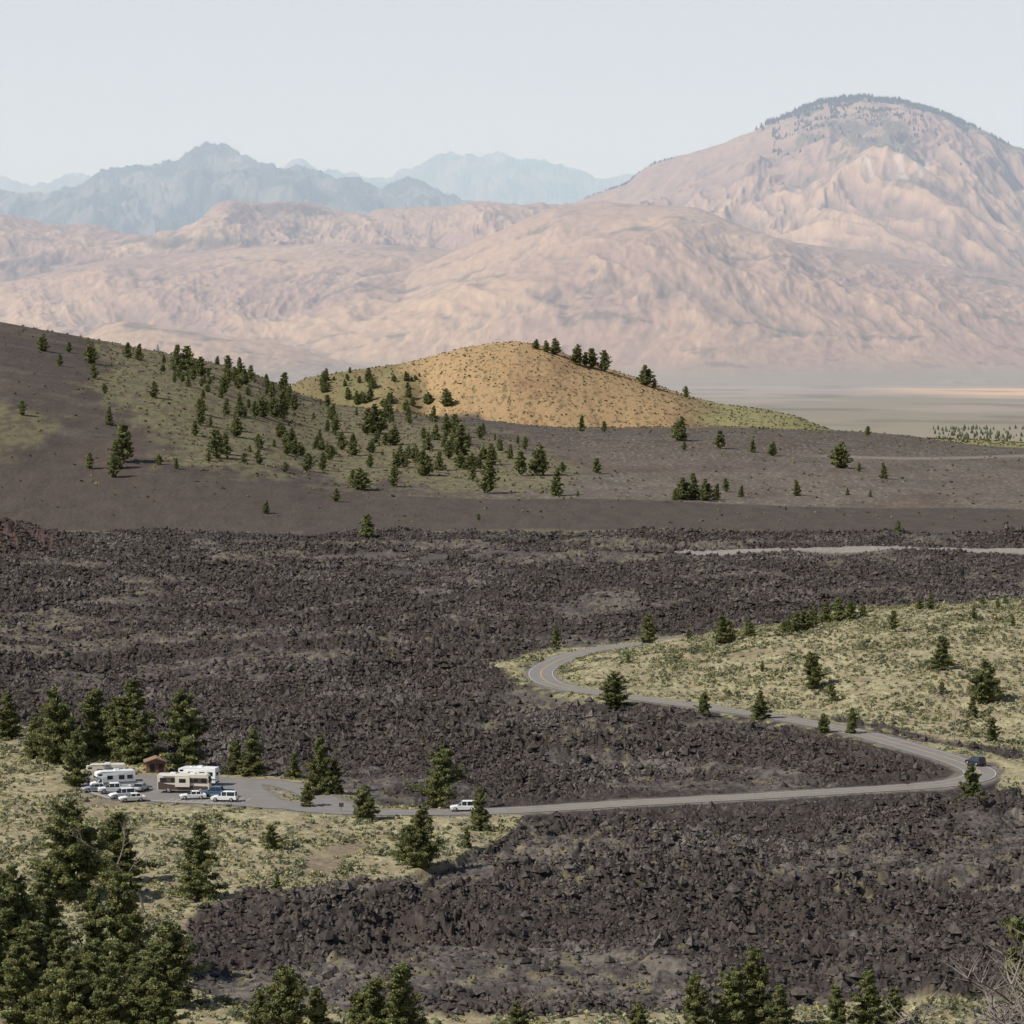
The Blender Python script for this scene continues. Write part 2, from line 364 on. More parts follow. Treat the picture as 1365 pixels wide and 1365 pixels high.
M_ground=attr_mat('terrain_surface',.72,1.28,.9,(1.6,.7,.35))
M_rock=attr_mat('lava_rock_surface',.6,1.4,2.2,(3.,.6,.15))
M_leaf=attr_mat('needle_foliage',.85,1.15,1.5,None,.8,.2,.35)
M_sage=attr_mat('sage_foliage',.85,1.15,1.5,None,.9,.1,.25)
M_bark=flat_mat('bark',(.14,.10,.075),.9,.1,0,.3,6)
M_dead=flat_mat('weathered_wood',(.22,.185,.16),.9,.1,0,.3,8)
M_asph=flat_mat('asphalt',(.205,.19,.174),.9,.2,0,.2,.35)
M_yel=flat_mat('road_paint_yellow',(.55,.33,.09),.7,.2)
M_wht=flat_mat('road_paint_white',(.52,.51,.49),.7,.2)
M_kerb=flat_mat('concrete',(.35,.33,.30),.9,.1)
idx=np.arange(nr*nc).reshape(nr,nc)
fa=np.stack([idx[:-1,:-1],idx[:-1,1:],idx[1:,1:],idx[1:,:-1]],-1).reshape(-1,4)
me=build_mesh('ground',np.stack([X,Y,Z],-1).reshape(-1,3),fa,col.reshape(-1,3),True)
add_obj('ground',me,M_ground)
print('ground',time.time()-T0)
# ---------------- road
def strip(name,path,off0,off1,z,mat):
    p=np.array(path); d=np.gradient(p,axis=0); d/=np.linalg.norm(d,axis=1)[:,None]; n=np.stack([-d[:,1],d[:,0]],1)
    a=p+n*off0; b=p+n*off1; N=len(p); z=np.full((N,1),z)
    V=np.concatenate([np.hstack([a,z]),np.hstack([b,z])]); i=np.arange(N-1)
    fc=np.stack([i,i+N,i+N+1,i+1],1)
    return add_obj(name,build_mesh(name,V,fc),mat)
def resample(p,step):
    d=np.concatenate([[0],np.cumsum(np.linalg.norm(np.diff(p,axis=0),axis=1))]); s=np.arange(0,d[-1],step)
    return np.stack([np.interp(s,d,p[:,0]),np.interp(s,d,p[:,1])],1)
RD=resample(ROAD,3.); SP=resample(SPUR,2.)
strip('road',RD,-HW,HW,RZ+.016,M_asph)
strip('road_edge_line',RD[:-14],-HW+.15,-HW+.27,RZ+.022,M_wht); strip('road_edge_line',RD[:-14],HW-.27,HW-.15,RZ+.022,M_wht)
strip('road_centre_line',RD[:-14],-.17,-.06,RZ+.022,M_yel); strip('road_centre_line',RD[:-14],.06,.17,RZ+.022,M_yel)
strip('parking_access_road',SP,-2.7,2.7,RZ+.004,M_asph)
import bmesh
def poly_obj(name,pts,z,mat):
    bm=bmesh.new(); vs=[bm.verts.new((p[0],p[1],z)) for p in pts]; bm.faces.new(vs); bmesh.ops.triangulate(bm,faces=bm.faces)
    bm.normal_update()
    for f in bm.faces:
        if f.normal.z<0: f.normal_flip()
    me=bpy.data.meshes.new(name); bm.to_mesh(me); bm.free(); return add_obj(name,me,mat)
LOTS=catmull(np.vstack([LOT,LOT[:1]]),5)[:-1]
poly_obj('parking_lot',LOTS,RZ+.009,M_asph)
def gp(u,v,z=RZ): 
    a,b=flat(u,v,z); return float(a),float(b)
def kerb(name,p,w,h,z0,mat):
    d=np.gradient(p,axis=0); d/=np.linalg.norm(d,axis=1)[:,None]+1e-9; n=np.stack([-d[:,1],d[:,0]],1)
    a=p-n*w/2; b=p+n*w/2; N=len(p); z=np.zeros((N,1))
    V=np.concatenate([np.hstack([a,z+z0-.3]),np.hstack([a,z+z0+h]),np.hstack([b,z+z0+h]),np.hstack([b,z+z0-.3])])
    i=np.arange(N-1); fs=[np.stack([i+k*N,i+k*N+1,i+(k+1)*N+1,i+(k+1)*N],1) for k in range(3)]
    add_obj(name,build_mesh(name,V,np.concatenate(fs)),mat)
kerb('parking_kerb',np.array([gp(a,b) for a,b in [(110,1045),(118,1034),(180,1034),(215,1034),(292,1036.5)]]),.18,.13,RZ,M_kerb)
kerb('parking_kerb',np.array([gp(a,b) for a,b in [(300,1072),(215,1068),(150,1065),(114,1054)]]),.18,.13,RZ,M_kerb)
for k,uu in enumerate(np.linspace(232,335,11)):
    a=gp(uu,1064); b=(a[0]-1.2,a[1]-5.2)
    strip('parking_stall_line',np.array([a,[(a[0]+b[0])/2,(a[1]+b[1])/2],b]),-.06,.06,RZ+.016,M_wht)
# ---------------- foliage builders
def quads(C,size,rg,aspect=1.6):
    n=len(C); a=rg.normal(size=(n,3)); a/=np.linalg.norm(a,axis=1)[:,None]
    b=rg.normal(size=(n,3)); b-=a*(a*b).sum(1)[:,None]; b/=np.linalg.norm(b,axis=1)[:,None]
    s=(np.asarray(size)*rg.uniform(.6,1.3,n))[:,None]
    a=a*s*.5*aspect; b=b*s*.5
    V=np.stack([C-a,C+b,C+a,C-b],1).reshape(-1,3); Fq=np.arange(4*n).reshape(n,4)
    return V,Fq
def tube(p0,p1,r0,r1,k=5):
    p0=np.array(p0,float); p1=np.array(p1,float); d=p1-p0; d/=np.linalg.norm(d)+1e-9
    h=np.array([0,0,1.]) if abs(d[2])<.9 else np.array([1.,0,0]); a=np.cross(d,h); a/=np.linalg.norm(a); b=np.cross(d,a)
    t=np.arange(k)/k*2*np.pi; ring=np.cos(t)[:,None]*a+np.sin(t)[:,None]*b
    V=np.vstack([p0+ring*r0,p1+ring*r1]); i=np.arange(k); Fc=np.stack([i,(i+1)%k,(i+1)%k+k,i+k],1); return V,Fc
def tree_mesh(seed,kind,nl,ls):
    rg=np.random.default_rng(seed); Ht=10.; VV=[];FF=[];CC=[];MI=[];off=0
    def push(V,Fq,c,mi):
        nonlocal off
        VV.append(V); FF.append(Fq+off); CC.append(np.broadcast_to(c,(len(V),3))); MI.append(np.full(len(Fq),mi)); off+=len(V)
    lean=rg.normal(0,.35,2)
    def axis(z): t=z/Ht; return np.array([lean[0]*t*t+.14*math.sin(3*t+seed),lean[1]*t*t+.12*math.cos(4*t+seed),z])
    def trunk(ax,z0,z1,r):
        zs=np.linspace(z0,z1*.98,8)
        for i in range(7): push(*tube(ax(zs[i])-(0,0,.3 if i==0 and z0==0 else 0),ax(zs[i+1]),r*(1-.9*i/7),r*(1-.9*(i+1)/7),6),[.1,.08,.06],1)
    def crown(ax,zb,zt,R,nb,kind,budget):
        lob=rg.uniform(0,6.28,3); per=budget//nb; Hc=zt-zb
        for i in range(nb):
            zr=min(((i+rg.uniform(-.8,.8)+.8)/(nb+1))**1.05,.985); az=i*2.4+rg.uniform(-.6,.6)
            if kind=='fir': prof=(1-zr)**.8*(.72+.28*min(1,zr/.1))
            elif kind=='wide': prof=max(.05,(1-zr**1.6))**.8*(.6+.4*min(1,zr/.2))
            else: prof=max(.05,(1-zr))**.58*(.55+.45*min(1,zr/.22))
            L=R*prof*(1+.2*math.sin(az*2+lob[0])+.2*math.sin(az*3+zr*9+lob[1])+.16*math.sin(zr*26+lob[2]))*rg.uniform(.55,1.18)+.22
            if rg.random()<.1: L*=.35
            if rg.random()<.05: L*=1.3
            st=ax(zb+zr*Hc*.98); up=.10+.5*zr if kind=='fir' else .25+.5*zr
            if kind=='fir' and zr<.4: up-=.14
            dr=np.array([math.cos(az),math.sin(az),up+rg.uniform(-.16,.16)])
            push(*tube(st,st+dr*L,.055*(1-zr)+.015,.01,3),[.1,.08,.06],1)
            ncl=max(2,int(2+L*1.8)); m=max(10,int(per*(.4+L/R*1.1)))
            br=rg.uniform(.68,1.32)
            for c in range(ncl):
                t=.22+.85*(c+rg.uniform(0,.8))/ncl; cen=st+dr*L*t+rg.normal(0,.11*L*.5+.04,3)*[1,1,.6]
                rr=.25+.27*L/R*(1.2-.5*t)
                mm=max(4,m//ncl); g=rg.normal(size=(mm,3)); g/=np.linalg.norm(g,axis=1)[:,None]
                g*=rr*rg.uniform(.3,1.,mm)[:,None]*np.array([1.15,1.15,.8]); cc=cen+g
                V,Fq=quads(cc,ls,rg)
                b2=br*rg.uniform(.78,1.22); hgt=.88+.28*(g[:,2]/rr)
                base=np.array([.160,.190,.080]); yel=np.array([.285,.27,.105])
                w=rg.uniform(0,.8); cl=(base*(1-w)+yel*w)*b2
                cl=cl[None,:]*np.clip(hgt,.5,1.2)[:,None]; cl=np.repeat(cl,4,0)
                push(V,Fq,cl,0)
    trunk(axis,0,Ht*.97,.24)
    if kind=='fir': crown(axis,.35,Ht,2.7,94,'fir',nl)
    elif kind=='wide':
        k=3
        for j in range(k):
            a0=j*2.1+rg.uniform(-.3,.3); hh=Ht*[1,.8,.68][j]; off_=[0,1.3,1.4][j]
            def ax2(z,a0=a0,hh=hh,off_=off_): t=min(1,z/hh); b=axis(z); return b+np.array([math.cos(a0),math.sin(a0),0])*off_*t**.6
            if j: trunk(ax2,0,hh*.97,.17)
            crown(ax2,.3,hh,2.4,50,'wide',nl//3)
    else: crown(axis,.6,Ht,2.9,86,'pine',nl)
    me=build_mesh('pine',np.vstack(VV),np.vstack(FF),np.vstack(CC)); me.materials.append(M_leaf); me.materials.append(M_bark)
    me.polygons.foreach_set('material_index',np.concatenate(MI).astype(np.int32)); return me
HI=[tree_mesh(11,'fir',22000,.19),tree_mesh(12,'fir',22000,.19),tree_mesh(13,'pine',22000,.19),tree_mesh(14,'wide',26000,.2),tree_mesh(15,'pine',22000,.19),tree_mesh(16,'fir',22000,.19),tree_mesh(17,'wide',25000,.2)]
LO=[tree_mesh(21,'fir',3800,.4),tree_mesh(22,'pine',4200,.4),tree_mesh(23,'wide',4800,.42),tree_mesh(24,'fir',3800,.4),tree_mesh(25,'pine',4200,.4)]
print('trees',time.time()-T0)
def place_tree(u,v,hp,w=1.,name='pine_tree'):
    x,y,z=ground(u,v); h=hp*y/F; lib=HI if y<700 else LO
    if w>=1.2: kind=random.choice([3,6,2]) if lib is HI else random.choice([1,2,2])
    else: kind=random.choice([0,1,2,4,5,0,4,3]) if lib is HI else random.choice([0,1,3,4,2,4])
    o=add_obj(name,lib[kind]); o.location=(x,y,z-.15); s=h/10.; k=s*(w if w<1.2 else w*.92)*random.uniform(.92,1.18); o.scale=(k,k,s); o.rotation_euler[2]=random.uniform(0,6.28); return o
near=[(12,985,65),(75,1018,105,1.2),(45,1010,60),(100,1052,82),(128,1012,95,1.1),(178,1018,114,1.05),(155,1014,85),(190,1020,70),(247,1032,112,1.15),(313,1034,50,1.1),(335,1036,65,1.15),(392,1040,38),(425,1062,85,.9),(447,1060,48),(408,1079,36),
(486,1096,52),(585,1081,84),(640,1109,62,.8),(560,1158,88,1.1),(540,1150,52),(623,1131,30),(265,1197,102),(362,1134,36,1.2),(370,1189,26),
(95,1200,138,1.1),(158,1178,98),(60,1275,130,1.1),(15,1290,140,1.1),(128,1292,112),(168,1300,135),(232,1345,120),(30,1375,120,1.1),(100,1390,130,1.2),(190,1390,110),(150,1400,120),(215,1400,95),(5,1230,70),(65,1385,90,1.2),(0,1340,110),(85,1330,90,1.2),(130,1345,95,1.2),(175,1350,80),(40,1330,100,1.2),(205,1320,70,1.2),
(350,1388,72),(385,1402,118),(422,1392,80,1.1),(500,1398,98),(535,1404,124),(478,1392,74,1.1),(520,1400,70,1.2),(690,1382,50),(850,1382,50),(928,1387,92),(970,1384,92,1.1),(1005,1378,120),(1042,1388,78),(1115,1382,72),(1160,1378,88),(1192,1364,50),
(1293,1081,64),(818,943,50,1.2),(937,958,36),(1012,961,42),(1098,979,30),(1135,981,38),(865,858,42),(740,864,28),(963,859,42,1.4),(998,849,25),(918,853,15),(837,886,15),(1085,920,50,1.2),(1110,936,25),(1255,892,46),(1312,937,60,1.2),(1296,956,30),(1190,842,28),(1240,812,20),(1225,812,15),(1350,836,18),(1298,826,20),(1330,812,15),(1322,991,35),(1016,896,15),(1255,926,18),
(1050,846,24,1.4),(1062,843,28),(1073,840,28,1.3),(1085,836,30),(1100,832,30,1.3),(1118,829,32),(1132,827,26,1.3),(1150,823,18),(1310,808,14),(1340,806,14)]
far=[(490,719,33,1.3),(355,685,18),(1197,713,20),(1121,624,36,1.3),(1178,638,22),(1145,629,12),(1030,608,20),(1003,603,18),(960,598,24,1.2),(1062,661,22),(908,588,33,1.3),(912,600,12),(795,631,20),(775,575,22),(805,576,15),(638,693,9),(448,669,18),(480,653,30,1.4),(470,650,24),(525,649,28),(650,658,42),(655,620,30),(742,661,38),(750,630,14),(720,634,42,1.2),(695,634,32),(910,666,30,1.4),(925,666,36),(940,668,30),(955,666,22),(968,656,18),(988,663,16),(900,667,15),(595,542,24,1.3),(1130,660,10),(1160,663,10),(770,662,8),
(165,616,50,1.1),(155,625,36),(150,637,28),(120,626,22),(145,567,26),(58,468,24),(80,488,16),(92,470,14),(125,505,20),(122,485,30),(30,554,20),(205,531,22),(170,476,20),(185,480,22),(235,494,35),(250,497,35),(268,502,26),(240,505,20),(140,525,14),(210,468,9),(290,486,12),(302,552,22),(320,554,30),(350,556,30),(375,558,38),(290,611,38,1.1),(300,606,30),(278,615,16),(260,581,20),(212,619,15),(235,626,15),(382,607,30),(345,619,20),(325,618,14),(565,634,35),(570,600,25),(615,611,45),(608,582,30),(490,580,35),(500,578,40,1.2),(430,627,24),(470,607,30),(455,600,24),(320,500,24),(335,507,20),(355,516,18),(305,492,18),(410,628,24),(440,614,20),(380,630,14),(630,640,18),(598,612,24),(680,612,20),(690,592,12),(640,585,18),(545,612,18),
(715,466,14,1.4),(740,473,22,1.4),(728,470,16),(770,487,28,1.2),(790,491,26,1.3),(805,496,28),(780,488,18),(860,514,28,1.2),(915,530,15),(872,518,14),(1157,581,13),(700,600,18)]
for t in near+far:
    place_tree(t[0],t[1],t[2],w=(t[3] if len(t)>3 else 1.))
cnt=0
sc_poly=[(230,500),(300,505),(370,525),(440,548),(540,560),(640,572),(690,600),(640,632),(540,630),(430,620),(340,600),(270,570)]
while cnt<120:
    u=random.uniform(220,700); v=random.uniform(495,640)
    if polysd(np.array([u]),np.array([v]),sc_poly)[0]<-6 : continue
    place_tree(u,v,random.choice([7,9,10,12,14,16,18,22,26]),w=random.uniform(.9,1.3)); cnt+=1
for i in range(30): place_tree(random.uniform(430,575),random.uniform(505,553),random.uniform(9,18),w=1.2)
for i in range(10): place_tree(random.uniform(410,560),random.uniform(496,512),random.uniform(5,10),w=1.3)
for i in range(18):
    u=random.uniform(210,420); place_tree(u,470+(u-210)*.33+random.uniform(3,25),random.uniform(8,22),w=1.1)
print('placed',time.time()-T0)
# ---------------- shrub masses (one object each)
def bush_mass(name,x,y,z,size,colors,per,leaf,rg):
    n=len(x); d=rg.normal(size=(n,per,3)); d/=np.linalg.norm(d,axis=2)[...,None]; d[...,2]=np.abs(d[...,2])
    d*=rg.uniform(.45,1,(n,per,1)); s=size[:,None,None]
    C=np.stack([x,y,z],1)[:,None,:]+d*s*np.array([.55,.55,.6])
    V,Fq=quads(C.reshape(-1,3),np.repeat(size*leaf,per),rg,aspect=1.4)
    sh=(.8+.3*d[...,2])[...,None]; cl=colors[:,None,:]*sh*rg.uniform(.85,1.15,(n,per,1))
    return add_obj(name,build_mesh(name,V,Fq,np.repeat(cl.reshape(-1,3),4,0)),M_sage)
rg=np.random.default_rng(99)
def bushcols(n,kind,rg):
    pal={'sage':[(.34,.335,.215),(.39,.37,.225),(.28,.285,.175),(.42,.385,.18),(.14,.155,.085),(.20,.21,.125)],'dry':[(.30,.25,.13),(.22,.2,.11),(.34,.27,.14),(.12,.13,.06)]}[kind]
    return np.array(pal)[rg.integers(0,len(pal),n)]
N=150000
x=rg.uniform(-150,190,N); y=rg.uniform(325,920,N); dr=droad(x,y); uf,vf,sage,grav,rm,cin,lava=near_masks(x,y,dr)
bare=fbm(x/20,y/30,3,130); cl2=noise(x/9,y/12,131)
keep=(sage>.5)&(dr>.8)&(np.abs(x/y)<.2)&(bare<.42)
keep&=rg.random(N)<(.72+.5*cl2)
x,y,cl2=x[keep],y[keep],cl2[keep]; print('sage bushes',len(x))
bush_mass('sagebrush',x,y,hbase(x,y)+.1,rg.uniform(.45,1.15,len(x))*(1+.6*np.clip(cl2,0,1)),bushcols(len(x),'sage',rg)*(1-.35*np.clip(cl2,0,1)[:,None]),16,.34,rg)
N=20000; x=rg.uniform(-220,220,N); y=rg.uniform(330,1330,N); dr=droad(x,y); m=near_masks(x,y,dr); cl=fbm(x/25,y/45,3,150); sm_=smooth_flow(x,y,m[0],m[1])
keep=(m[6]>.5)&(np.abs(x/y)<.2)&((cl+.3*sm_>.2)|(rg.random(N)<.05)|(dr<10)); x,y,sm_=x[keep],y[keep],sm_[keep]
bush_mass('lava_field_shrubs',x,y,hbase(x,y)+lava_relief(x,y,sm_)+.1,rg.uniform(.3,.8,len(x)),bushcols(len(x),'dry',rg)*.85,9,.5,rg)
N=20000; x=rg.uniform(-420,420,N); y=rg.uniform(1380,2560,N); z=hbase(x,y); u,v=proj(x,y,z)
keep=(np.abs(x/y)<.2)&((rg.random(N)<.12)|((polysd(u,v,VEG)>-5)&(rg.random(N)<.75))|(y>2230)); x,y,z,u,v=x[keep],y[keep],z[keep],u[keep],v[keep]
cl=bushcols(len(x),'dry',rg)*.8; cl[y>2230]*=.62
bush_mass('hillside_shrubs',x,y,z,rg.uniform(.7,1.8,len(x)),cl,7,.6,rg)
# ---------------- loose lava blocks: one object
N=400000; rr=rg.random(N); y=np.sqrt(335**2+rr*(1340**2-335**2)); y=np.where(rg.random(N)<.5,rg.uniform(335,760,N),y); x=y*rg.uniform(-.195,.195,N); dr=droad(x,y); m=near_masks(x,y,dr); smf=smooth_flow(x,y,m[0],m[1])
cl=noise(x/25,y/35,160)
keep=(m[6]>.75)&(rg.random(N)<(.45+.75*ss(-.3,.4,cl))*(1-.85*smf))&(dr>1.5); x,y,dr,smf=x[keep],y[keep],dr[keep],smf[keep]; n=len(x); print('rocks',n)
z=hbase(x,y)+lava_relief(x,y,smf)*(.35+.65*ss(0,14,dr))
sz=rg.lognormal(-1.02,.5,n)*(.8+.8*ss(400,1100,y)); sz=np.clip(sz,.14,1.4)*(.5+.5*ss(0,8,dr))
octv=np.array([[1,0,0],[0,1,0],[-1,0,0],[0,-1,0],[0,0,1],[0,0,-1]],float)
V=octv[None]*rg.uniform(.65,1.15,(n,6,1))+rg.normal(0,.17,(n,6,3)); V*=sz[:,None,None]*np.array([1,1,.9])
th=rg.uniform(0,6.28,n); cs,sn=np.cos(th)[:,None],np.sin(th)[:,None]
V=np.stack([V[...,0]*cs-V[...,1]*sn,V[...,0]*sn+V[...,1]*cs,V[...,2]],-1)+np.stack([x,y,z+.15*sz],-1)[:,None]
tri=np.array([[0,1,4],[1,2,4],[2,3,4],[3,0,4],[1,0,5],[2,1,5],[3,2,5],[0,3,5]])
Fc=(np.arange(n)[:,None,None]*6+tri[None]).reshape(-1,3)
n1=fbm(x/30,y/55,3,110); bc=np.array([.056,.047,.042])[None]*(1-ss(0,.5,n1)[:,None])+np.array([.092,.081,.073])[None]*ss(0,.5,n1)[:,None]
bc=bc*rg.uniform(.55,1.75,(n,1)); add_obj('lava_boulders',build_mesh('lava_boulders',V.reshape(-1,3),Fc,np.repeat(bc,6,0)),M_rock)
# distant forests: one object per stand
def forest(name,x,y,z,h,colr,rg):
    n=len(x); k=5; t=np.arange(k)/k*6.283
    ring=np.stack([np.cos(t),np.sin(t),0*t],1)
    V1=np.stack([x,y,z+h*.05],1)[:,None,:]+ring[None]*(h*.26)[:,None,None]*rg.uniform(.7,1.3,(n,k,1))
    V2=np.stack([x,y,z+h*.5],1)[:,None,:]+ring[None]*(h*.2)[:,None,None]*rg.uniform(.6,1.4,(n,k,1))
    top=np.stack([x,y,z+h],1)[:,None,:]
    V=np.concatenate([V1,V2,top],1).reshape(-1,3); o=(np.arange(n)*(2*k+1))[:,None]
    i=np.arange(k); q=np.stack([i,(i+1)%k,(i+1)%k+k,i+k],1); tr=np.stack([i+k,(i+1)%k+k,np.full(k,2*k),np.full(k,2*k)],1)[:,:3]
    tri=np.concatenate([q[:,[0,1,2]],q[:,[0,2,3]],tr]); Fc=(o[:,:,None]+tri[None]).reshape(-1,3)
    c=np.repeat(np.array(colr)[None]*rg.uniform(.6,1.4,(n,1)),2*k+1,0)
    return add_obj(name,build_mesh(name,V,Fc,c),M_leaf)
def crest_pts(u0,u1,n,Dc,spread,rg,fade=None):
    u=rg.uniform(u0,u1,n)
    if fade: u=u[rg.random(n)<ss(fade[0],fade[1],u)]
    n=len(u); tx=ray(u,200)[0]; y=Dc+rg.normal(0,spread,n); x=tx*y
    k=fbm(x/220,y/220,2,75)>rg.uniform(-.45,.25,n); return x[k],y[k]
x,y=crest_pts(1000,1420,6500,17700,300,rg,(1000,1100)); forest('distant_forest',x,y,hbase(x,y)-1,rg.uniform(14,42,len(x)),(.03,.045,.03),rg)
x,y=crest_pts(1030,1290,3400,16900,650,rg); k_=noise(x/150,y/300,77)>.05; x,y=x[k_],y[k_]; forest('distant_forest',x,y,hbase(x,y)-1,rg.uniform(10,26,len(x)),(.03,.045,.03),rg)
x,y=crest_pts(780,900,220,17700,60,rg); forest('distant_forest',x,y,hbase(x,y)-1,rg.uniform(6,20,len(x)),(.03,.045,.03),rg)
x,y=crest_pts(120,640,2600,24300,350,rg); forest('distant_forest',x,y,hbase(x,y)-4,rg.uniform(8,22,len(x)),(.03,.045,.03),rg)
u=rg.uniform(1240,1480,420); tx=ray(u,590)[0]; y=rg.uniform(2750,3400,420); x=tx*y
k_=noise(x/40,y/90,78)>-.1; x,y=x[k_],y[k_]
forest('distant_forest',x,y,hbase(x,y),rg.uniform(2.,6,len(x)),(.10,.12,.06),rg)
# ---------------- dead trees
def dead_tree(name,x,y,z,h,seed,r=.16,spread=.6,depth=4,nb=4,wig=.16):
    rd=random.Random(seed); VV=[];FF=[];o=0
    def grow(p,d,L,r,dep):
        nonlocal o
        n=4; q=np.array(p,float); dd=np.array(d,float)
        for i in range(n):
            dd=dd+np.array([rd.gauss(0,wig),rd.gauss(0,wig),rd.gauss(.02,wig*.6)]); dd/=np.linalg.norm(dd)
            q2=q+dd*L/n; V,Fc=tube(q,q2,r*(1-.2*i),r*(1-.2*(i+1)),5); VV.append(V);FF.append(Fc+o);o+=len(V)
            if dep>0 and i>0:
                for _ in range(rd.randint(1,nb-1)):
                    a=rd.uniform(0,6.28); e=dd+spread*1.6*np.array([math.cos(a),math.sin(a),rd.uniform(-.1,.6)]); e/=np.linalg.norm(e)
                    grow(q2,e,L*rd.uniform(.35,.6),r*.55,dep-1)
            q=q2
    grow((0,0,-.3),(0,0,1),h,r,depth)
    return add_obj(name,build_mesh(name,np.vstack(VV),np.vstack(FF)),M_dead,loc=(x,y,z))
gx_,gy_,gz_=ground(1272,990); dead_tree('dead_tree',gx_,gy_,gz_,8,3,.14,.7,3)
gx_,gy_,gz_=ground(192,1215); dead_tree('dead_tree',gx_,gy_,gz_,11,5,.2,.6,3,3)
gx_,gy_,gz_=ground(688,1384); dead_tree('dead_tree',gx_,gy_,gz_,4.5,8,.12,1,3)
gx_,gy_,gz_=ground(340,580); dead_tree('dead_tree',gx_,gy_,gz_,9,9,.14,.6,2)
for sd,(dx,yy,h) in enumerate([(1310,46,2.5),(1355,43,2.8),(1400,40,2.8)]):
    xx=float(ray(dx,1300)[0])*yy; dead_tree('dead_shrub',xx,yy,float(hbase(xx,yy)),h,60+sd,.06,1.2,3,4,.12)
xx=float(ray(1384,1250)[0])*120; o=add_obj('pine_tree',HI[0]); zz=float(hbase(xx,120)); o.location=(xx,120,zz); topz=H+120*float(ray(1384,1165)[1]); o.scale=(.8*(topz-zz)/10,)*2+((topz-zz)/10,)
# ---------------- vehicles and building
M_white=flat_mat('white_paint',(.78,.78,.77),.35,.5,0,.03); M_cream=flat_mat('cream_paint',(.66,.61,.5),.4,.5,0,.04)
M_dark=flat_mat('dark_blue_paint',(.02,.028,.045),.3,.5); M_silver=flat_mat('silver_paint',(.42,.44,.46),.35,.5,.3,.03)
M_glass=flat_mat('tinted_glass',(.015,.02,.025),.08,.6,0,.02); M_tyre=flat_mat('tyre_rubber',(.02,.02,.02),.85,.2); M_hub=flat_mat('wheel_hub',(.4,.4,.42),.35,.5,.7)
M_red=flat_mat('tail_light',(.5,.02,.02),.3,.5); M_lamp=flat_mat('head_light',(.8,.8,.78),.15,.5); M_stripe=flat_mat('brown_stripe',(.09,.06,.05),.4,.4); M_trim=flat_mat('black_trim',(.03,.03,.03),.6,.3)
M_blue=flat_mat('blue_paint',(.05,.11,.2),.35,.5)
def prism(name,prof,mat,parent,bev=.04,dy=0):
    n=len(prof); V=[(p[0],-p[2]+dy,p[1]) for p in prof]+[(p[0],p[2]+dy,p[1]) for p in prof]
    fs=[tuple(range(n)),tuple(range(2*n-1,n-1,-1))]+[(i,i+n,(i+1)%n+n,(i+1)%n) for i in range(n)]
    me=bpy.data.meshes.new(name); me.from_pydata(V,[],fs); me.update()
    bm=bmesh.new(); bm.from_mesh(me); bmesh.ops.recalc_face_normals(bm,faces=bm.faces); bm.to_mesh(me); bm.free()
    o=add_obj(name,me,mat,parent)
    if bev: b=o.modifiers.new('b','BEVEL'); b.width=bev; b.segments=3; b.limit_method='ANGLE'
    return o
def box(name,x0,x1,y0,y1,z0,z1,mat,parent,bev=.02):
    h=(y1-y0)/2; return prism(name,[(x0,z0,h),(x1,z0,h),(x1,z1,h),(x0,z1,h)],mat,parent,bev,(y0+y1)/2)
def wheel(name,x,y,r,w,parent):
    bm=bmesh.new()
    bmesh.ops.create_cone(bm,cap_ends=True,segments=24,radius1=r,radius2=r,depth=w)
    me=bpy.data.meshes.new(name); bm.to_mesh(me); bm.free(); o=add_obj(name,me,M_tyre,parent,(x,y,r)); o.rotation_euler[0]=math.pi/2
    b=o.modifiers.new('b','BEVEL'); b.width=.03
    bm=bmesh.new(); bmesh.ops.create_cone(bm,cap_ends=True,segments=16,radius1=r*.6,radius2=r*.5,depth=.03)
    me=bpy.data.meshes.new(name+'_hub'); bm.to_mesh(me); bm.free(); sgn=1 if y>0 else -1
    h=add_obj(name+'_hub',me,M_hub,parent,(x,y+sgn*(w/2+.012),r)); h.rotation_euler[0]=-sgn*math.pi/2
def empty(name,u,v,heading,z=RZ+.02):
    x,y=gp(u,v,z); e=bpy.data.objects.new(name,None); scene.collection.objects.link(e); e.location=(x,y,z); e.rotation_euler[2]=heading; return e
